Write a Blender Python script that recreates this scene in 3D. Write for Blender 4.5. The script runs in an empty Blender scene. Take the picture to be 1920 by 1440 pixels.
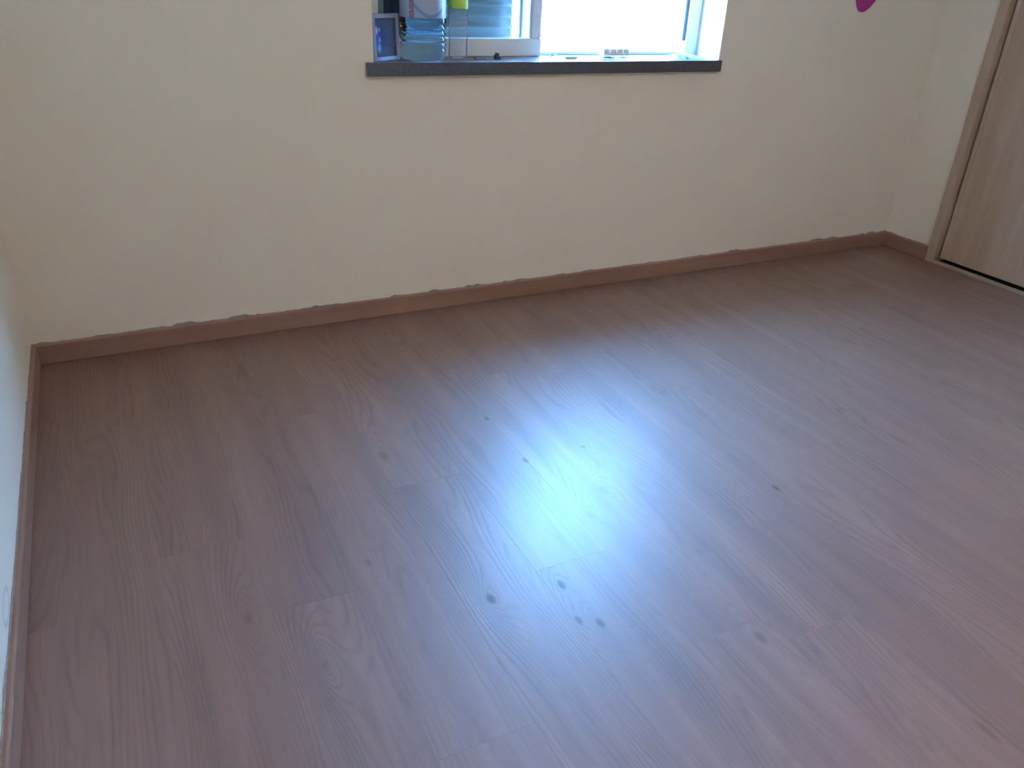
import bpy, bmesh, math, random
from mathutils import Vector, Matrix
C = bpy.context.scene.collection
S = bpy.context.scene

# ------------------------------------------------------------------ camera
cd = bpy.data.cameras.new('camera'); cam = bpy.data.objects.new('camera', cd); C.objects.link(cam)
cam.location = (0.31339, -2.76817, 1.22); cam.rotation_mode = 'XYZ'
cam.rotation_euler = (1.08755, -0.0424, -0.45961)
cd.sensor_fit = 'HORIZONTAL'; cd.sensor_width = 36; cd.lens = 1494.47/1920*36
cd.clip_start = .02; cd.clip_end = 500
S.camera = cam

# ------------------------------------------------------------------ world, sun, added fill lamp, exposure
SKY = 68.0
w = bpy.data.worlds.new('sky'); S.world = w; w.use_nodes = True
bg = w.node_tree.nodes['Background']; bg.inputs[0].default_value = (0.155, 0.45, 1.0, 1); bg.inputs[1].default_value = SKY
sd = bpy.data.lights.new('sun', 'SUN'); sun = bpy.data.objects.new('sun', sd); C.objects.link(sun)
sd.energy = 60; sd.angle = .01; sd.color = (1, .93, .82); sun.rotation_euler = (math.radians(38), 0, math.radians(12))
FILL_POS = (1.75, -2.45, 2.50); FILL_W = 11.0  # out-of-view fill, added for warm interior light
S.view_settings.view_transform = 'Standard'; S.view_settings.look = 'None'; S.view_settings.gamma = 1
S.view_settings.use_curve_mapping = False; S.view_settings.exposure = 0.88

# ------------------------------------------------------------------ measures
W, D, H = 3.936, 4.3, 2.6            # room width, depth, height
BH, BT = .0686, .014                 # baseboard
ST, SB, SL, SR = .9144, .8715, 1.1532, 2.6494   # sill
WL, WR, WT = 1.1806, 2.6447, 2.02    # window opening
FY = .15                             # window frame plane

# ------------------------------------------------------------------ helpers
def link(name, me, mat=None, parent=None, loc=None):
    o = bpy.data.objects.new(name, me); C.objects.link(o)
    if mat and me: me.materials.append(mat)
    if parent: o.parent = parent
    if loc: o.location = loc
    return o
def empty(name, loc=(0, 0, 0), rz=0):
    o = bpy.data.objects.new(name, None); C.objects.link(o); o.location = loc; o.rotation_euler = (0, 0, rz)
    o.empty_display_size = .05
    return o
def tag(o, label=None, cat=None, group=None, kind=None):
    if label: o['label'] = label
    if cat: o['category'] = cat
    if group: o['group'] = group
    if kind: o['kind'] = kind
    return o
def addbox(bm, a, b):
    vs = [bm.verts.new((x, y, z)) for x in (a[0], b[0]) for y in (a[1], b[1]) for z in (a[2], b[2])]
    for f in ((0,1,3,2),(4,6,7,5),(0,4,5,1),(2,3,7,6),(0,2,6,4),(1,5,7,3)):
        bm.faces.new([vs[i] for i in f])
def finish(bm, name, smooth=False, bev=0, seg=2):
    bmesh.ops.recalc_face_normals(bm, faces=bm.faces)
    if bev: bmesh.ops.bevel(bm, geom=bm.edges[:], offset=bev, segments=seg, profile=.6, affect='EDGES')
    me = bpy.data.meshes.new(name); bm.to_mesh(me); bm.free()
    if smooth:
        for p in me.polygons: p.use_smooth = True
    return me
def box(name, a, b, mat, parent=None, bev=0, seg=2, loc=None):
    bm = bmesh.new(); addbox(bm, a, b)
    return link(name, finish(bm, name, bev=bev, seg=seg), mat, parent, loc)
def boxes(name, lst, mat, parent=None):
    bm = bmesh.new()
    for a, b in lst: addbox(bm, a, b)
    return link(name, finish(bm, name), mat, parent)
def lathe(name, prof, mat, parent=None, seg=48, squish=None, loc=None):
    vs = []; fs = []
    n = len(prof)
    for j in range(seg):
        a = 2*math.pi*j/seg
        for r, z in prof:
            k = squish(a, z) if squish else 1
            vs.append((r*k*math.cos(a), r*k*math.sin(a), z))
    for j in range(seg):
        for i in range(n-1):
            p, q = j*n+i, ((j+1) % seg)*n+i
            fs.append((p, q, q+1, p+1))
    me = bpy.data.meshes.new(name); me.from_pydata(vs, [], fs)
    bm = bmesh.new(); bm.from_mesh(me); bmesh.ops.remove_doubles(bm, verts=bm.verts, dist=1e-5)
    bmesh.ops.recalc_face_normals(bm, faces=bm.faces); bm.to_mesh(me); bm.free()
    for p in me.polygons: p.use_smooth = True
    return link(name, me, mat, parent, loc)

# ------------------------------------------------------------------ materials
class NT:
    def __init__(s, name):
        s.m = bpy.data.materials.new(name); s.m.use_nodes = True; s.t = s.m.node_tree
        s.b = s.t.nodes['Principled BSDF']; s.out = s.t.nodes['Material Output']
    def n(s, typ, **kw):
        x = s.t.nodes.new(typ)
        for k, v in kw.items(): setattr(x, k, v)
        return x
    def l(s, a, b): s.t.links.new(a, b)
    def put(s, sock, v):
        if isinstance(v, (int, float, tuple)): sock.default_value = v
        else: s.l(v, sock)
    def math(s, op, a, b=0.0, c=None):
        x = s.n('ShaderNodeMath', operation=op); s.put(x.inputs[0], a); s.put(x.inputs[1], b)
        if c is not None: s.put(x.inputs[2], c)
        return x.outputs[0]
    def noise(s, vec, scale=1, detail=2, rough=.5, dist=0):
        x = s.n('ShaderNodeTexNoise'); s.l(vec, x.inputs['Vector']); x.inputs['Scale'].default_value = scale
        x.inputs['Detail'].default_value = detail; x.inputs['Roughness'].default_value = rough; x.inputs['Distortion'].default_value = dist
        return x.outputs['Fac']
    def comb(s, x, y, z):
        c = s.n('ShaderNodeCombineXYZ')
        for i, v in enumerate((x, y, z)): s.put(c.inputs[i], v)
        return c.outputs[0]
    def ramp(s, f, stops):
        r = s.n('ShaderNodeValToRGB'); s.l(f, r.inputs[0]); e = r.color_ramp.elements
        while len(e) < len(stops): e.new(.5)
        for i, (p, c) in enumerate(stops): e[i].position = p; e[i].color = (*c, 1)
        return r.outputs[0]
    def mix(s, f, a, b, blend='MIX'):
        x = s.n('ShaderNodeMix', data_type='RGBA', blend_type=blend); s.put(x.inputs[0], f)
        for sock, v in ((x.inputs[6], a), (x.inputs[7], b)):
            if isinstance(v, tuple): v = (*v, 1)[:4]
            s.put(sock, v)
        return x.outputs[2]
    def bump(s, h, strength, dist):
        x = s.n('ShaderNodeBump'); s.l(h, x.inputs['Height']); x.inputs['Strength'].default_value = strength; x.inputs['Distance'].default_value = dist
        s.l(x.outputs[0], s.b.inputs['Normal'])
    def pos(s, kind='Object'):
        if kind == 'World': return s.n('ShaderNodeNewGeometry').outputs['Position']
        return s.n('ShaderNodeTexCoord').outputs['Object']
    def sep(s, v):
        x = s.n('ShaderNodeSeparateXYZ'); s.l(v, x.inputs[0]); return x.outputs

def simple(name, col, rough=.5, metal=0, spec=.5, var=.06, vs=12, bump=0, bs=200, coat=0, trans=0, ior=None):
    t = NT(name); p = t.pos()
    f = t.noise(p, vs, 3)
    c0 = tuple(x*(1-var) for x in col); c1 = tuple(min(1, x*(1+var)) for x in col)
    t.l(t.ramp(f, [(.3, c0), (.7, c1)]), t.b.inputs['Base Color'])
    t.b.inputs['Roughness'].default_value = rough; t.b.inputs['Metallic'].default_value = metal
    t.b.inputs['Specular IOR Level'].default_value = spec; t.b.inputs['Coat Weight'].default_value = coat
    t.b.inputs['Transmission Weight'].default_value = trans
    if ior: t.b.inputs['IOR'].default_value = ior
    if bump: t.bump(t.noise(p, bs, 2), bump, .001)
    return t.m

def clear(name, tint, ior=1.45, rough=.03, cloud=0.0, cloudcol=(.8, .85, .9)):
    t = NT(name); t.t.nodes.remove(t.b)
    tr = t.n('ShaderNodeBsdfTransparent'); tr.inputs[0].default_value = (*tint, 1)
    gl = t.n('ShaderNodeBsdfGlossy'); gl.inputs['Roughness'].default_value = rough
    fr = t.n('ShaderNodeFresnel'); fr.inputs[0].default_value = ior
    mx = t.n('ShaderNodeMixShader'); t.l(fr.outputs[0], mx.inputs[0]); t.l(tr.outputs[0], mx.inputs[1]); t.l(gl.outputs[0], mx.inputs[2])
    last = mx.outputs[0]
    if cloud:
        df = t.n('ShaderNodeBsdfDiffuse'); df.inputs[0].default_value = (*cloudcol, 1)
        m2 = t.n('ShaderNodeMixShader'); n = t.noise(t.pos(), 30, 3)
        t.l(t.math('MULTIPLY', n, cloud*2), m2.inputs[0]); t.l(last, m2.inputs[1]); t.l(df.outputs[0], m2.inputs[2]); last = m2.outputs[0]
    t.l(last, t.out.inputs[0]); return t.m

# laminate: (x, y, half width, half length, core darkness, ring lift)
KNOTS = [(1.223,-1.130,.0075,.014,.6,0), (1.066,-1.614,.0075,.016,.6,.6), (.903,-1.590,.010,.016,.65,.8), (1.084,-1.748,.008,.014,.5,1),
         (1.046,-1.723,.007,.014,.5,.4), (1.41,-1.132,.006,.008,.4,.5), (1.79,-1.514,.009,.016,.5,.4), (1.221,-.88,.008,.012,.5,.3),
         (.869,-.959,.012,.03,.35,1), (.418,-1.44,.008,.02,.25,1), (.696,-1.37,.007,.014,.25,1.1), (.531,-1.623,.007,.014,.2,1.1),
         (1.37,-1.92,.01,.02,.35,1), (1.35,-1.34,.012,.02,.2,1.4), (1.26,-1.42,.006,.012,.2,1.1), (.72,-1.66,.006,.02,.1,1.0),
         (1.60,-2.276,.008,.03,.35,.3)]
def floor_material():
    t = NT('oak_laminate')
    wx, wy, wz = t.sep(t.pos('World')); lx, ly, lz = t.sep(t.pos())
    rnd = t.n('ShaderNodeObjectInfo').outputs['Random']
    off = t.math('MULTIPLY', rnd, 37.0)
    # slow waver of the grain plus knots
    nb = t.noise(t.comb(t.math('MULTIPLY', lx, 5.0), t.math('MULTIPLY', ly, .75), off), 1, 2, .4)
    nc = t.noise(t.comb(t.math('MULTIPLY', lx, 22.0), t.math('MULTIPLY', ly, 2.6), off), 1, 2, .5)
    u = t.math('ADD', t.math('MULTIPLY', lx, 64.0), t.math('MULTIPLY', nb, 24.0))
    u = t.math('ADD', u, t.math('MULTIPLY', nc, 2.2))
    core = None
    for kx, ky, sx, sy, dk, lift in KNOTS:
        dx = t.math('DIVIDE', t.math('SUBTRACT', wx, kx), sx); dy = t.math('DIVIDE', t.math('SUBTRACT', wy, ky), sy)
        r2 = t.math('ADD', t.math('MULTIPLY', dx, dx), t.math('MULTIPLY', dy, dy))
        if lift:
            q2 = t.math('MULTIPLY_ADD', dx, dx, t.math('MULTIPLY', t.math('MULTIPLY', dy, dy), .35))
            q2 = t.math('SQRT', t.math('ADD', q2, .3))
            e = t.math('EXPONENT', t.math('MULTIPLY', q2, -.33))
            u = t.math('ADD', u, t.math('MULTIPLY', e, 9.0*lift))
        c = t.math('MULTIPLY', t.math('EXPONENT', t.math('MULTIPLY', t.math('MULTIPLY', r2, r2), -1.0)), dk)
        core = c if core is None else t.math('MAXIMUM', core, c)
    ring = t.math('ABSOLUTE', t.math('SINE', t.math('MULTIPLY', u, 3.1)))
    ring = t.math('POWER', t.math('SUBTRACT', 1.0, ring), 1.6)                       # dark pore lines
    gate = t.noise(t.comb(t.math('MULTIPLY', lx, 14.0), t.math('MULTIPLY', ly, 2.2), t.math('ADD', off, 9.0)), 1, 2)
    gate = t.ramp(gate, [(.38, (.12,)*3), (.62, (1,)*3)])
    ring = t.math('MULTIPLY', ring, gate)
    fib = t.noise(t.comb(t.math('MULTIPLY', lx, 330.0), t.math('MULTIPLY', ly, 9.0), off), 1, 3, .6)
    big = t.noise(t.comb(t.math('MULTIPLY', lx, 16.0), t.math('MULTIPLY', ly, 1.0), t.math('ADD', off, 4.0)), 1, 3, .55)
    base = t.ramp(big, [(.25, (.168, .070, .037)), (.5, (.212, .092, .051)), (.75, (.270, .130, .077))])
    base = t.mix(t.math('MULTIPLY', ring, .42), base, (.10, .048, .03))
    base = t.mix(t.ramp(fib, [(.35, (.30,)*3), (.6, (0,)*3)]), base, (.135, .066, .04))
    pl = t.math('MULTIPLY_ADD', rnd, .07, .965)
    base = t.mix(1.0, base, t.comb(pl, pl, pl), 'MULTIPLY')
    base = t.mix(core, base, (.045, .022, .014))
    t.l(base, t.b.inputs['Base Color'])
    t.put(t.b.inputs['Roughness'], t.math('MULTIPLY_ADD', fib, .10, FLOOR_R))
    t.l(t.math('MULTIPLY', t.math('MULTIPLY_ADD', core, -.6, 1.0), FLOOR_S), t.b.inputs['Specular IOR Level'])
    cw = t.math('MULTIPLY', t.math('MULTIPLY_ADD', ring, -.42, 1.0), t.math('MULTIPLY_ADD', core, -.75, 1.0)); cw = t.math('MULTIPLY', cw, t.math('MULTIPLY_ADD', fib, .5, .75)); t.l(t.math('MULTIPLY', cw, FLOOR_C), t.b.inputs['Coat Weight']); t.b.inputs['Coat Roughness'].default_value = FLOOR_CR
    h = t.math('ADD', t.math('MULTIPLY', ring, -1.0), t.math('MULTIPLY', fib, .6))
    h = t.math('SUBTRACT', h, t.math('MULTIPLY', core, 1.5))
    t.bump(h, .35, .0004)
    t.l(t.b.inputs['Normal'].links[0].from_socket, t.b.inputs['Coat Normal'])
    return t.m
FLOOR_R, FLOOR_S, FLOOR_C, FLOOR_CR = .53, .85, .54, .325

def wood(name, dark, light, axis='y', fine=260, rough=.45, spec=.5):
    """axis: the direction the grain runs along, in the object's own frame"""
    t = NT(name); x, y, z = t.sep(t.pos())
    d = {'x': (x, y, z), 'y': (y, x, z), 'z': (z, x, y)}[axis]
    a = t.noise(t.comb(t.math('MULTIPLY', d[0], 1.2), t.math('MULTIPLY', d[1], 14.0), t.math('MULTIPLY', d[2], 14.0)), 1, 3, .5)
    f = t.noise(t.comb(t.math('MULTIPLY', d[0], 8.0), t.math('MULTIPLY', d[1], float(fine)), t.math('MULTIPLY', d[2], float(fine))), 1, 3, .6)
    m = t.math('ADD', t.math('MULTIPLY', a, .65), t.math('MULTIPLY', f, .35))
    t.l(t.ramp(m, [(.36, dark), (.62, light)]), t.b.inputs['Base Color'])
    t.b.inputs['Roughness'].default_value = rough; t.b.inputs['Specular IOR Level'].default_value = spec
    t.bump(f, .25, .0004); return t.m

def plaster(name, col, scuff=False):
    t = NT(name); p = t.pos('World')
    f = t.noise(p, 2.2, 3); c0 = tuple(v*.988 for v in col)
    c = t.ramp(f, [(.3, c0), (.7, col)])
    if scuff:                                      # grey rub mark low on the left wall
        x, y, z = t.sep(p)
        dy = t.math('DIVIDE', t.math('SUBTRACT', y, -1.33), .05); dz = t.math('DIVIDE', t.math('SUBTRACT', z, .098), .02)
        r = t.math('ABSOLUTE', t.math('SUBTRACT', t.math('ADD', t.math('MULTIPLY', dy, dy), t.math('MULTIPLY', dz, dz)), 1.0))
        m = t.math('MULTIPLY', t.math('EXPONENT', t.math('MULTIPLY', t.math('MULTIPLY', r, r), -12.0)), .35)
        c = t.mix(m, c, (.25, .25, .26))
    t.l(c, t.b.inputs['Base Color'])
    t.b.inputs['Roughness'].default_value = .75; t.b.inputs['Specular IOR Level'].default_value = .25
    t.bump(t.noise(p, 420, 3, .6), .08, .001); return t.m

M_wall = plaster('cream_paint', (.83, .73, .565))
M_wall_l = plaster('cream_paint_scuffed', (.83, .73, .565), True)
M_ceil = plaster('ceiling_paint', (.86, .84, .79))
M_floor = floor_material()
M_sub = simple('subfloor', (.10, .06, .04), .8)
M_base_x = wood('baseboard_oak_x', (.25, .118, .068), (.33, .170, .104), 'x')
M_base_y = wood('baseboard_oak_y', (.25, .118, .068), (.33, .170, .104), 'y')
M_bead = simple('grey_filler', (.27, .21, .17), .8, var=.25, vs=60)
M_closet = wood('wardrobe_oak', (.37, .215, .120), (.46, .290, .170), 'z', 180, .6)
M_closet_h = wood('wardrobe_oak_level', (.30, .20, .13), (.38, .27, .18), 'y', 180, .6)
M_post = wood('wardrobe_post_oak', (.41, .26, .155), (.49, .33, .205), 'z', 180, .6)
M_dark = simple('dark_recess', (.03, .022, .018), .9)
M_granite = NT('dark_granite')
_t = M_granite; _p = _t.pos()
_t.l(_t.ramp(_t.noise(_p, 260, 3, .7), [(.35, (.034, .028, .028)), (.55, (.078, .064, .062)), (.75, (.16, .135, .13))]), _t.b.inputs['Base Color'])
_t.b.inputs['Roughness'].default_value = .28; M_granite = _t.m
M_alu = simple('white_lacquered_aluminium', (.80, .82, .82), .35, var=.02)
M_gasket = simple('grey_gasket', (.10, .15, .17), .6)
M_green_seal = simple('grey_green_seal', (.16, .24, .23), .5)
M_glass = clear('window_glass', (.93, .97, .97), 1.5, .01)
M_slat = simple('slate_shutter_slat', (.055, .062, .062), .6, var=.1, vs=20)
M_ext = simple('exterior_render', (.82, .81, .78), .9)
M_ground = simple('terrace_concrete', (.75, .73, .69), .9, vs=3)

# ------------------------------------------------------------------ room shell
def struct(o): o['kind'] = 'structure'; return o
wb = boxes('wall_back', [((-.2, 0, -.1), (WL, .28, H+.1)), ((WR, 0, -.1), (W+.9, .28, H+.1)),
                         ((WL, 0, -.1), (WR, .28, SB)), ((WL, 0, WT), (WR, .28, H+.1))], M_wall); struct(wb)
struct(boxes('wall_left', [((-.2, -D-.2, -.1), (0, 0, H+.1))], M_wall_l))
CY0, CY1, CH = -.2707, -2.55, 2.42   # wardrobe opening
struct(boxes('wall_right', [((W, CY0, -.1), (W+.7, 0, H+.1)), ((W, -D-.2, -.1), (W+.7, CY1, H+.1)), ((W, CY1, CH), (W+.7, CY0, H+.1)),
                            ((W+.6, CY1, -.1), (W+.7, CY0, CH)), ((W+.0005, CY1, -.1), (W+.6, CY0, -.051))], M_wall))
struct(boxes('wall_front', [((0, -D-.2, -.1), (W, -D, H+.1))], M_wall))
struct(boxes('ceiling', [((0, -D, H), (W, 0, H+.1))], M_ceil))

# floor: planks laid towards the window wall
fl = struct(box('floor', (0, -D, -.1), (W, 0, -.0095), M_sub))
PW, PL = .192, 1.26
bm = bmesh.new(); addbox(bm, (-PW/2+.00005, -PL/2+.00005, -.009), (PW/2-.00005, PL/2-.00005, 0))
top = [e for e in bm.edges if all(v.co.z > -.001 for v in e.verts)]
bmesh.ops.recalc_face_normals(bm, faces=bm.faces)
bmesh.ops.bevel(bm, geom=top, offset=.00015, segments=1, affect='EDGES')
pm = bpy.data.meshes.new('plank'); bm.to_mesh(pm); bm.free(); pm.materials.append(M_floor)
JOINT = {1: -1.17, 14: -1.18, 7: -1.95, 6: -.62, 8: -.35, 5: -1.55, 13: -.70, 15: -.45}
rng = random.Random(4)
for c in range(-1, 21):
    x0 = .075+PW*c; xa, xb = max(x0, .004), min(x0+PW, W-.004)
    if xb-xa < .01: continue
    j = JOINT.get(c, -(.25+PL*((c*.37+.21) % 1)))
    while j < 0: j += PL
    y = j
    while y > -D:
        ya, yb = max(y-PL, -D+.004), min(y, -.004)
        if yb-ya > .01:
            if abs((xb-xa)-PW) < 1e-6 and abs((yb-ya)-PL) < 1e-6:
                o = link('plank', pm, None, fl, ((xa+xb)/2, (ya+yb)/2, 0))
            else:
                cx, cy = (xa+xb)/2, (ya+yb)/2; hx, hy = (xb-xa)/2-.00005, (yb-ya)/2-.00005
                bm = bmesh.new(); addbox(bm, (-hx, -hy, -.009), (hx, hy, 0)); bmesh.ops.recalc_face_normals(bm, faces=bm.faces)
                top = [e for e in bm.edges if all(v.co.z > -.001 for v in e.verts)]
                bmesh.ops.bevel(bm, geom=top, offset=.00015, segments=1, affect='EDGES')
                me = bpy.data.meshes.new('plank'); bm.to_mesh(me); bm.free()
                link('plank', me, M_floor, fl, (cx, cy, 0))
        y -= PL

# ------------------------------------------------------------------ baseboards (rounded top edge) with rough filler line
def baseboard(name, A, B, inward, mat, ragged):
    A = Vector(A); B = Vector(B); n = Vector(inward); d = B-A; L = d.length
    prof = [(0, .0018), (BT, .0018), (BT, BH-.005), (BT-.0015, BH-.0015), (BT-.005, BH), (0, BH)]
    vs = [tuple(P+n*u+Vector((0, 0, z))) for P in (A, B) for u, z in prof]; k = len(prof)
    fs = [(i, (i+1) % k, (i+1) % k+k, i+k) for i in range(k)] + [tuple(range(k)), tuple(range(k, 2*k))]
    me = bpy.data.meshes.new(name); me.from_pydata(vs, [], fs)
    bm = bmesh.new(); bm.from_mesh(me); bmesh.ops.recalc_face_normals(bm, faces=bm.faces); bm.to_mesh(me); bm.free()
    o = struct(link(name, me, mat))
    r = random.Random(ragged); N = int(L/.006); vs = []; fs = []; h = .002; tgt = .002
    for i in range(N+1):
        if r.random() < .16: tgt = r.choice((.0008, .0012, .0025, .0045, .0085))
        h += (tgt-h)*.45 + r.uniform(-.0008, .0008); h = max(.0006, h)
        P = A+d*(i/N)
        for u, z in ((.0002, BH-.001), (.0030, BH-.0005), (.0022, BH+h*.6), (.0002, BH+h)):
            vs.append(tuple(P+n*u+Vector((0, 0, z))))
        if i: 
            a, b = (i-1)*4, i*4
            fs += [(a+1, b+1, b+2, a+2), (a+2, b+2, b+3, a+3)]
    me = bpy.data.meshes.new('filler_bead'); me.from_pydata(vs, [], fs)
    me.materials.append(M_bead)
    bd = link('filler_bead', me, None, o); bd['label'] = 'rough grey filler line along the top edge'
    return o
baseboard('baseboard_back', (.0, -.0003, 0), (W, -.0003, 0), (0, -1, 0), M_base_x, 3)
baseboard('baseboard_left', (.0003, -BT-.0005, 0), (.0003, -D, 0), (1, 0, 0), M_base_y, 8)
baseboard('baseboard_right', (W-.0003, -BT-.0005, 0), (W-.0003, CY0+.0005, 0), (-1, 0, 0), M_base_y, 5)

# ------------------------------------------------------------------ window: frame, sashes, shutter
win = struct(empty('window_1', ((WL+WR)/2, FY, ST)))
def wpart(name, a, b, mat, parent, bev=.002):
    """box given in world coordinates, parented with its origin at its centre"""
    c = [(a[i]+b[i])/2 for i in range(3)]
    o = box(name, [a[i]-c[i] for i in range(3)], [b[i]-c[i] for i in range(3)], mat, None, bev)
    base = Vector((0, 0, 0)); q = parent
    while q: base += q.location; q = q.parent
    o.parent = parent; o.location = Vector(c)-base; return o
e = .0005
JL, JR = WL+.070, WR-.075
wpart('frame_side', (WL+e, FY, ST+e), (JL, FY+.10, WT-e), M_alu, win)
wpart('frame_side', (JR+.016, FY, ST+e), (WR-e, FY+.10, WT-e), M_alu, win)
g = wpart('frame_gasket', (JR, FY+.012, ST+.058), (JR+.016, FY+.09, WT-.05), M_gasket, win, 0); g['label'] = 'dark sealing strip in the right frame channel'
wpart('frame_head', (JL, FY, WT-.05), (JR+.016, FY+.10, WT-e), M_alu, win)
wpart('frame_track', (JL, FY+.05, ST+e), (JR+.016, FY+.10, ST+.012), M_alu, win)
def sash(x0, x1, y0, y1, z0, z1, lab, rail):
    s = empty('sash'); s.parent = win; s.location = Vector(((x0+x1)/2, (y0+y1)/2, z0))-win.location; s['label'] = lab
    st, rl = .040, rail
    wpart('bottom_rail', (x0, y0, z0), (x1, y1, z0+rl), M_alu, s)
    wpart('top_rail', (x0, y0, z1-st), (x1, y1, z1), M_alu, s)
    wpart('stile', (x0, y0+.003, z0+rl), (x0+.020, y1-.003, z1-st), M_green_seal, s)
    wpart('stile', (x1-st, y0+.003, z0+rl), (x1, y1-.003, z1-st), M_alu, s, .005)
    wpart('glass_pane', (x0+.020, (y0+y1)/2-.002, z0+rl), (x1-st, (y0+y1)/2+.002, z1-st), M_glass, s, 0)
SX = 1.896
sash(JL+.001, SX, FY+.002, FY+.036, ST+.001, WT-.051, 'closed left sliding sash', .062)
sash(JL+.012, SX-.02, FY+.054, FY+.088, ST+.013, WT-.052, 'sash slid open behind the left one', .036)
# slatted shutter outside the left half, and unseen slats added upper right to limit the light
def slat_mesh(L, wd=.040):
    vs = []; fs = []; n = 6
    for X in (-L/2, L/2):
        for s_, off in ((1, .009), (-1, .0)):
            for i in range(n+1):
                q = i/n if s_ > 0 else 1-i/n
                vs.append((X, math.sin(q*math.pi)*.006+off, (q-.5)*wd*.97))
    k = 2*(n+1)
    fs = [(i, (i+1) % k, (i+1) % k+k, i+k) for i in range(k)]+[tuple(range(k)), tuple(range(k, 2*k))]
    me = bpy.data.meshes.new('slat'); me.from_pydata(vs, [], fs)
    bm = bmesh.new(); bm.from_mesh(me); bmesh.ops.recalc_face_normals(bm, faces=bm.faces); bm.to_mesh(me); bm.free()
    me.materials.append(M_slat); return me
def shutter(x0, x1, z0, z1, lab):
    s = empty('shutter'); s.parent = win; s.location = Vector(((x0+x1)/2, FY+.155, z0))-win.location; s['label'] = lab
    me = slat_mesh(x1-x0); z = z0+.02
    while z < z1:
        o = link('slat', me, None, s, (0, 0, z-z0)); o.rotation_euler = (math.radians(-25), 0, 0); z += .0385
SHUT_BLOCK = 1.71  # lower edge of the added right slats, sets how much sky enters
shutter(WL+.02, 1.845, ST+.01, WT+.1, 'slate grey slatted shutter behind the left sash')
shutter(1.86, WR-.03, SHUT_BLOCK, WT+.1, 'unseen slats added over the upper right half to block light')

gd = wpart('dark_panel', (WL+.014, FY+.115, ST+.002), (WL+.235, FY+.125, WT-e), M_dark, win, 0); gd['label'] = 'black panel added behind the glass at the left edge'  # plain dark panel, added to make this end of the glass black
sill = empty('trim_1', ((SL+SR)/2, 0, ST)); struct(sill)
sb = box('sill_slab', (WL+e-(SL+SR)/2, 0, SB-ST+e), (WR-e-(SL+SR)/2, FY+.11, 0), M_granite, sill)
lip = box('sill_lip', ((SL-SR)/2, -.02, SB-ST), ((SR-SL)/2, -.0004, 0), M_granite, sill, .0025)

# outside: terrace and parapet
struct(box('terrace_floor', (-14, .30, -.4), (18, 7.9, -.1), M_ground)); 
struct(box('terrace_parapet', (-14, 7.9, -.4), (18, 8.1, .62), M_ext, None, .01))

# ------------------------------------------------------------------ wardrobe
wd = empty('built_in_wardrobe', (W, (CY0+CY1)/2, 0))
tag(wd, 'light oak built-in wardrobe with tall sliding door on the right', 'wardrobe')
def cpart(name, a, b, mat, bev=.0015):
    return wpart(name, a, b, mat, wd, bev)
g = .0006
P = .046
cpart('side_post', (W-BT, CY0-P, g), (W+.08, CY0-g, CH-g), M_post)
cpart('side_post', (W-BT, CY1+g, g), (W+.08, CY1+P, CH-g), M_post)
cpart('top_board', (W-BT, CY1+P+g, CH-.05), (W+.08, CY0-P-g, CH-g), M_post)
tr = cpart('bottom_track', (W-BT, CY1+P+g, g), (W+.004, CY0-P-g, .014), M_closet_h)
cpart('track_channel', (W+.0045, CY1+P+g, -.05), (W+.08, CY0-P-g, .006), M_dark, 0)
ym = (CY0+CY1)/2
for nm, ya, yb, xo in (('sliding_door', CY0-P-.013, ym-.03, .016), ('sliding_door', ym+.03, CY1+P+.013, .048)):
    d = cpart(nm, (W+xo, yb, .026), (W+xo+.022, ya, CH-.056), M_closet)
    f = wpart('edge_profile', (W+xo-.003, ya-.022, .026), (W+xo-.0003, ya-.0005, CH-.056), M_post, d, .0008)
    f2 = wpart('edge_profile', (W+xo-.003, yb+.0005, .026), (W+xo-.0003, yb+.022, CH-.056), M_post, d, .0008)
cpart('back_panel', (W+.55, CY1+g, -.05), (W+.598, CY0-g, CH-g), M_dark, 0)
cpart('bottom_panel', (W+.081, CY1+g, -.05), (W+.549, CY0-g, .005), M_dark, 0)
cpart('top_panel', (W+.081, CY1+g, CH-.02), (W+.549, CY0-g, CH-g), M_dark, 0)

# ------------------------------------------------------------------ fill lamp, added out of view to warm the room
lamp = empty('fill_lamp', (FILL_POS[0], FILL_POS[1], H)); tag(lamp, 'warm fill lamp added on the ceiling out of view, round opal shade with white rim', 'lamp')
M_fill_opal = NT('fill_lamp_opal'); M_fill_opal.b.inputs['Base Color'].default_value = (.9, .86, .78, 1)
M_fill_opal.b.inputs['Emission Color'].default_value = (1, .70, .40, 1); M_fill_opal.b.inputs['Emission Strength'].default_value = 1.5; M_fill_opal = M_fill_opal.m
lathe('fill_lamp_rim', [(.001, -.001), (.20, -.001), (.20, -.03), (.185, -.03), (.185, -.02), (.001, -.02)], M_alu, lamp)
lathe('fill_lamp_shade', [(.184, -.021), (.184, -.045), (.15, -.075), (.09, -.092), (.001, -.098)], M_fill_opal, lamp)
ld = bpy.data.lights.new('fill_light', 'AREA'); ld.shape = 'DISK'; ld.size = .36; ld.energy = FILL_W; ld.color = (1, .70, .40)
lo = bpy.data.objects.new('fill_light', ld); C.objects.link(lo); lo.location = (0, 0, -.10); lo.parent = lamp

# ------------------------------------------------------------------ things on the window sill
# five litre water bottle
BX, BY, BR = 1.381, .063, .0805
M_water = simple('water_in_blue_plastic', (.60, .83, 1.0), .05, var=.02, trans=1.0, ior=1.22)
M_label = NT('bottle_label'); _t = M_label; _x, _y, _z = _t.sep(_t.pos())
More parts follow.
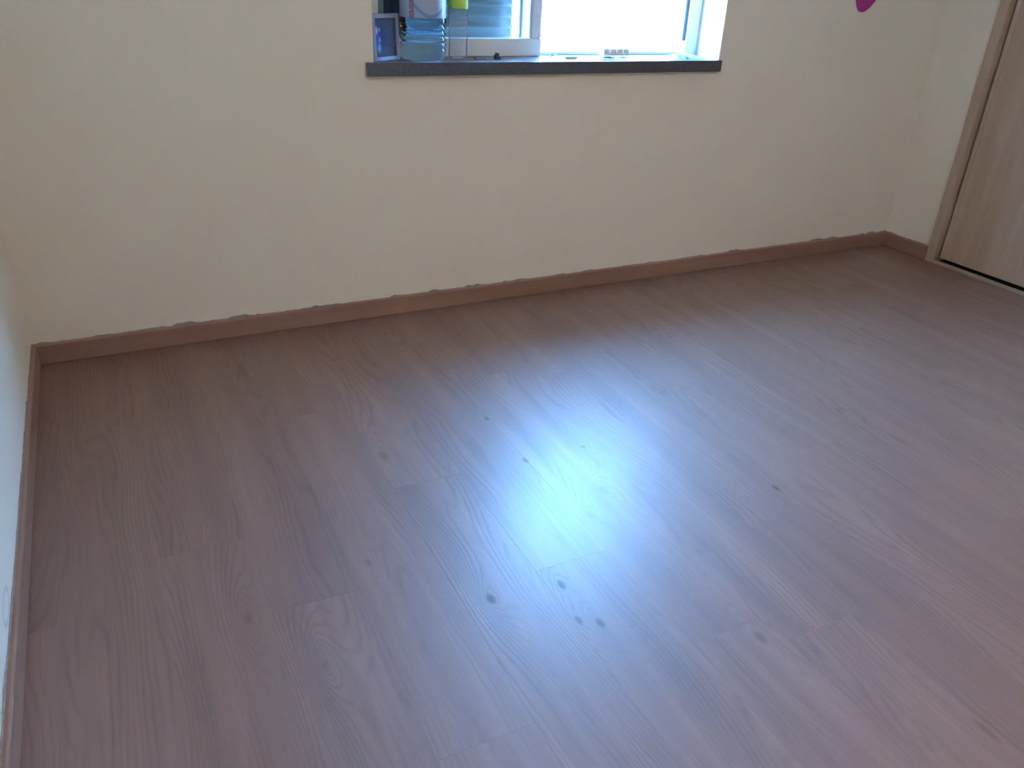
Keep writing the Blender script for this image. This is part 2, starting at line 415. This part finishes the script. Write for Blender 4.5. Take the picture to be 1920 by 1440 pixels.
# printed label: lilac white ground, teal swoosh, red lettering marks down the left side
_sw = _t.math('SUBTRACT', _z, _t.math('MULTIPLY_ADD', _t.math('MULTIPLY', _t.math('SUBTRACT', _x, -.0), _t.math('SUBTRACT', _x, -.0)), 12.0, .148))
_sw = _t.math('MULTIPLY', _t.math('LESS_THAN', _sw, 0.0), _t.math('GREATER_THAN', _sw, -.012))
_c = _t.mix(_t.math('MULTIPLY', _sw, .8), (.38, .46, .60), (.12, .30, .46))
_lt = _t.noise(_t.comb(_t.math('MULTIPLY', _x, 260.0), 0.0, _t.math('MULTIPLY', _z, 170.0)), 1, 1)
_red = _t.math('MULTIPLY', _t.math('LESS_THAN', _t.math('ABSOLUTE', _t.math('ADD', _x, .060)), .006), _t.math('GREATER_THAN', _lt, .42))
_c = _t.mix(_t.math('MULTIPLY', _red, .85), _c, (.34, .10, .18)); _t.l(_c, _t.b.inputs['Base Color'])
_t.b.inputs['Roughness'].default_value = .4; M_label = _t.m
M_bluecap = simple('blue_cap', (.05, .18, .55), .4)
wbt = empty('water_bottle', (BX, BY, ST)); tag(wbt, 'large clear ribbed water bottle with pale label on the dark sill', 'bottle')
prof = [(.0005, .004), (.045, .001), (.066, .0008), (.074, .006), (.0785, .018), (.0795, .034), (.0795, .038), (.0770, .040), (.0770, .0425), (.0798, .045), (.0798, .056)]
z = .056
for i in range(4):
    prof += [(.0752, z+.002), (.0752, z+.0050), (.0798, z+.008), (.0800, z+.013)]; z += .0185
prof += [(.0785, .136), (.0785, .235), (.0800, .238), (.0795, .262), (.070, .285), (.050, .305), (.028, .318), (.022, .322), (.022, .334), (.0005, .334)]
body = lathe('bottle_body', prof, M_water, wbt, 72)
lathe('label', [(.0795, .137), (.0797, .1375), (.0797, .2340), (.0795, .2345)], M_label, wbt, 72)
lathe('cap', [(.0005, .350), (.022, .350), (.0245, .347), (.0245, .3345), (.0225, .3345)], M_bluecap, wbt, 32)
hd = lathe('neck_ring', [(.024, .318), (.030, .320), (.030, .324), (.024, .326)], M_bluecap, wbt, 32)

# slim clear bottle with lime label
M_pet = clear('clear_plastic', (.95, .97, .97), 1.15, .15, .14, (.75, .8, .82))
M_lime = simple('lime_label', (.50, .62, .06), .45, var=.05)
sbt = empty('slim_bottle', (1.532, .110, ST)); tag(sbt, 'slim clear plastic bottle with a lime green label, right of the water bottle', 'bottle')
prof = [(.0005, .005), (.020, .001), (.029, .001), (.0335, .006), (.034, .015)]
z = .02
for i in range(8): prof += [(.034, z), (.0325, z+.004), (.0325, z+.007), (.034, z+.011)]; z += .0165
prof += [(.034, .160), (.034, .215), (.031, .232), (.018, .250), (.0125, .256), (.0125, .262)]
lathe('bottle_body', prof, M_pet, sbt, 48)
lathe('label', [(.0343, .164), (.0347, .1645), (.0347, .2125), (.0343, .213)], M_lime, sbt, 48)
lathe('cap', [(.0005, .275), (.0135, .275), (.0150, .273), (.0150, .2585), (.0130, .2585)], simple('white_cap', (.8, .82, .8), .4), sbt, 32)

# framed photo
M_silver = simple('silver_frame', (.30, .28, .30), .4, metal=.3, var=.08)
M_photo = NT('photo_print'); _t = M_photo; _x, _y, _z = _t.sep(_t.pos())
def blob(t, cx, cz, rx, rz, soft=5.0):
    a = t.math('DIVIDE', t.math('SUBTRACT', _x, cx), rx); b = t.math('DIVIDE', t.math('SUBTRACT', _z, cz), rz)
    r = t.math('ADD', t.math('MULTIPLY', a, a), t.math('MULTIPLY', b, b))
    return t.math('EXPONENT', t.math('MULTIPLY', t.math('MULTIPLY', r, r), -1.0))
_n = _t.noise(_t.comb(_x, 0.0, _z), 90, 2)
_c = _t.ramp(_n, [(.35, (.045, .060, .095)), (.65, (.085, .095, .125))])
_c = _t.mix(blob(_t, .040, .075, .030, .040), _c, (.015, .04, .14))
_c = _t.mix(blob(_t, .027, .070, .014, .018), _c, (.06, .10, .30))
_c = _t.mix(blob(_t, .022, .096, .008, .012), _c, (.50, .53, .60))
_c = _t.mix(blob(_t, .037, .098, .005, .007), _c, (.28, .31, .42))
_c = _t.mix(blob(_t, .036, .066, .005, .008), _c, (.28, .38, .62))
_c = _t.mix(blob(_t, .032, .042, .009, .014), _c, (.20, .36, .60))
_t.l(_c, _t.b.inputs['Base Color']); _t.b.inputs['Roughness'].default_value = .7; M_photo = _t.m
M_back = simple('navy_card', (.06, .08, .13), .8)
pf = empty('photo_frame', (1.186, .004, ST), math.radians(29)); tag(pf, 'small silver framed photo leaning in the left window corner', 'picture frame')
pf.rotation_euler = (math.radians(-3), 0, math.radians(29))
FW, FH, FB = .128, .147, .014
def fbox(nm, a, b, m, bev=.0015): return box(nm, a, b, m, pf, bev)
fbox('frame_border', (0, 0, .0005), (FB, .010, FH), M_silver)
fbox('frame_border', (FW-FB, 0, .0005), (FW, .010, FH), M_silver)
fbox('frame_border', (FB, 0, .0005), (FW-FB, .010, FB), M_silver)
fbox('frame_border', (FB, 0, FH-FB), (FW-FB, .010, FH), M_silver)
fbox('photo', (FB, .005, FB), (FW-FB, .006, FH-FB), M_photo, 0)
fbox('backing', (FB*.5, .0062, FB*.5), (FW-FB*.5, .0095, FH-FB*.5), M_back, 0)

# small things lying on the sill
M_black = simple('black_plastic', (.012, .016, .02), .4)
clip = empty('black_clip', (1.672, .066, ST), math.radians(20)); tag(clip, 'small black plastic clip lying at the middle of the sill', 'clip')
def clip_mesh():
    bm = bmesh.new()
    pts = [(-.014, .0), (.014, .0), (.012, .006), (-.010, .018), (-.014, .016)]
    a = [bm.verts.new((x, -.006, z)) for x, z in pts]; b = [bm.verts.new((x, .006, z)) for x, z in pts]
    bm.faces.new(a); bm.faces.new(b[::-1])
    for i in range(5): bm.faces.new((a[i], a[(i+1) % 5], b[(i+1) % 5], b[i]))
    return finish(bm, 'clip_body', bev=.001)
link('clip_body', clip_mesh(), M_black, clip)
for k in (-1, 0, 1):
    bm = bmesh.new(); addbox(bm, (-.0006, -.0064, .012), (.0006, .0064, .021)); link('clip_tooth', finish(bm, 'clip_tooth'), M_black, clip, (k*.004-.004, 0, -.001*k))
M_metal = simple('dull_metal', (.16, .15, .17), .35, metal=.8)
key = empty('small_key', (1.598, .060, ST)); tag(key, 'small dark metal key lying flat beside the slim bottle', 'key')
bm = bmesh.new(); addbox(bm, (-.004, -.002, .0005), (.022, .002, .003)); addbox(bm, (.014, -.005, .0005), (.018, -.002, .003)); link('key_blade', finish(bm, 'key_blade'), M_metal, key)
lathe('key_bow', [(.004, .0005), (.009, .0005), (.0095, .002), (.009, .0035), (.004, .0035), (.004, .0005)], M_metal, key, 24, loc=(-.012, 0, 0))
scr = empty('screw', (1.575, .050, ST), .8); tag(scr, 'tiny dark screw at the foot of the slim bottle', 'screw')
o = lathe('screw_head', [(.0005, 0), (.0045, .0005), (.0045, .002), (.0015, .003), (.0015, .010), (.0004, .014)], M_metal, scr, 16, loc=(0, 0, .0046)); o.rotation_euler = (0, math.radians(90), 0)

# crumpled clear sheet, ribbed pad on it, further sheet at the right, pale sprig and strip
def crumple(name, wx, wy, hz, seed, nx=26, ny=12):
    r = random.Random(seed); ph = [(r.uniform(0, 6.3), r.uniform(0, 6.3), r.uniform(.6, 2.6), r.uniform(.6, 2.2)) for _ in range(6)]
    vs = []; fs = []
    for j in range(ny+1):
        for i in range(nx+1):
            u, v = i/nx*2-1, j/ny*2-1
            fall = max(0, 1-(u*u)**1.4)*max(0, 1-(v*v)**1.4)
            h = sum(abs(math.sin(a+u*p*2.6+v*q*1.7+b)) for a, b, p, q in ph)/6
            vs.append((u*wx/2*(1+.05*math.sin(7*v+seed)), v*wy/2*(1+.06*math.sin(5*u+seed)), .0006+hz*fall*(.25+.75*h)))
    for j in range(ny):
        for i in range(nx):
            a = j*(nx+1)+i; fs.append((a, a+1, a+nx+2, a+nx+1))
    me = bpy.data.meshes.new(name); me.from_pydata(vs, [], fs)
    return me
M_film = clear('clear_film', (.86, .94, 1.0), 1.5, .12, .34, (.6, .75, .85))
o = link('plastic_sheet', crumple('plastic_sheet', .20, .085, .011, 2), M_film, None, (2.190, .060, ST)); tag(o, 'crumpled clear plastic sheet under the ribbed beige pad', 'plastic sheet', 'clear plastic sheets on the sill')
md = o.modifiers.new('thick', 'SOLIDIFY'); md.thickness = .0004
o = link('plastic_sheet', crumple('plastic_sheet', .17, .085, .020, 5), M_film, None, (2.515, .060, ST)); tag(o, 'crumpled clear plastic sheet at the right end of the sill', 'plastic sheet', 'clear plastic sheets on the sill')
md = o.modifiers.new('thick', 'SOLIDIFY'); md.thickness = .0004
M_pad = simple('beige_foam', (.78, .70, .58), .9, var=.08, vs=80, bump=.1, bs=300)
pad = empty('ribbed_pad', (2.178, .066, ST+.0125)); tag(pad, 'ribbed beige foam pad lying on clear plastic on the sill', 'pad')
box('pad_base', (-.060, -.018, 0), (.060, .018, .008), M_pad, pad, .002)
for k in range(4):
    box('rib', (-.0135, -.017, .0082), (.0135, .017, .0245), M_pad, pad, .004, 3, loc=(-.045+.030*k, 0, 0))
M_green = simple('pale_green_leaf', (.45, .62, .42), .7)
sp = empty('dried_sprig', (1.905, .072, ST)); tag(sp, 'small pale green sprig lying by the end of the left sash', 'plant')
def tube(name, pts, r, mat, parent, seg=6):
    cu = bpy.data.curves.new(name, 'CURVE'); cu.dimensions = '3D'; cu.bevel_depth = r; cu.bevel_resolution = 2
    s = cu.splines.new('POLY'); s.points.add(len(pts)-1)
    for q, pnt in zip(s.points, pts): q.co = (*pnt, 1)
    tmp = bpy.data.objects.new('t', cu); C.objects.link(tmp)
    me = bpy.data.meshes.new_from_object(tmp.evaluated_get(bpy.context.evaluated_depsgraph_get())); bpy.data.objects.remove(tmp)
    me.name = name; me.materials.clear(); return link(name, me, mat, parent)
tube('stem', [(-.022, 0, .002), (-.008, .003, .006), (.006, 0, .011), (.010, -.002, .024)], .0012, M_green, sp)
lv = bpy.data.meshes.new('leaf'); lv.from_pydata([(0, 0, 0), (.006, -.005, .002), (.016, 0, .001), (.006, .005, .002), (.006, 0, -.001)], [], [(0, 1, 4), (1, 2, 4), (2, 3, 4), (3, 0, 4), (0, 3, 1), (1, 3, 2)]); lv.materials.append(M_green)
for x, y_, z_, rz, ry in ((-.018, 0, .004, 2.6, -.3), (-.010, .002, .006, .9, -.5), (-.004, .002, .008, -2.2, -.4), (.006, 0, .012, .3, -.3), (.009, -.001, .020, 2.4, -.6), (.010, -.002, .023, -.6, -.9)):
    o = link('leaf', lv, None, sp, (x, y_, z_)); o.rotation_euler = (0, ry, rz)
strip = box('grey_strip', (-.026, -.007, .0004), (.026, .007, .009), simple('light_grey_plastic', (.70, .78, .80), .5), None, .0025, 2, (1.985, .070, ST))
tag(strip, 'narrow flat light grey plastic piece left of the ribbed pad', 'plastic piece')

# ------------------------------------------------------------------ magenta wall flower
M_pink = simple('magenta_foam', (.42, .030, .19), .6, var=.08, vs=25)
M_pink2 = simple('pale_pink_foam', (.75, .30, .45), .6, var=.05)
fw = empty('flower_wall_decoration', (3.448, -.0006, 1.338)); tag(fw, 'magenta flower decoration on the back wall right of the window, lower petal showing', 'wall decoration')
def petal_mesh():
    N = 28; bm = bmesh.new(); R = .100
    out = []
    for i in range(N):
        a = 2*math.pi*i/N; r = R*(1+.02*math.cos(3*a))
        out.append((.74*r*math.sin(a)*(1-.18*math.cos(a)), -r*math.cos(a)*1.0-.135))
    f = [bm.verts.new((x, -.0075, z)) for x, z in out]; m = [bm.verts.new((x*1.03, -.0055, (z+.135)*1.03-.135)) for x, z in out]; b = [bm.verts.new((x*1.03, 0, (z+.135)*1.03-.135)) for x, z in out]
    c = bm.verts.new((0, -.009, -.135))
    for i in range(N):
        k = (i+1) % N
        bm.faces.new((c, f[i], f[k])); bm.faces.new((f[i], m[i], m[k], f[k])); bm.faces.new((m[i], b[i], b[k], m[k]))
    return finish(bm, 'petal', smooth=False)
pmesh = petal_mesh(); pmesh.materials.append(M_pink)
for k in range(5):
    o = link('petal', pmesh, None, fw); o.rotation_euler = (0, math.radians(15+72*k), 0); o.location = (0, -.0003*k, 0)
o = lathe('flower_centre', [(.0005, .014), (.020, .013), (.032, .008), (.035, 0)], M_pink2, fw, 32); o.rotation_euler = (math.radians(90), 0, 0)
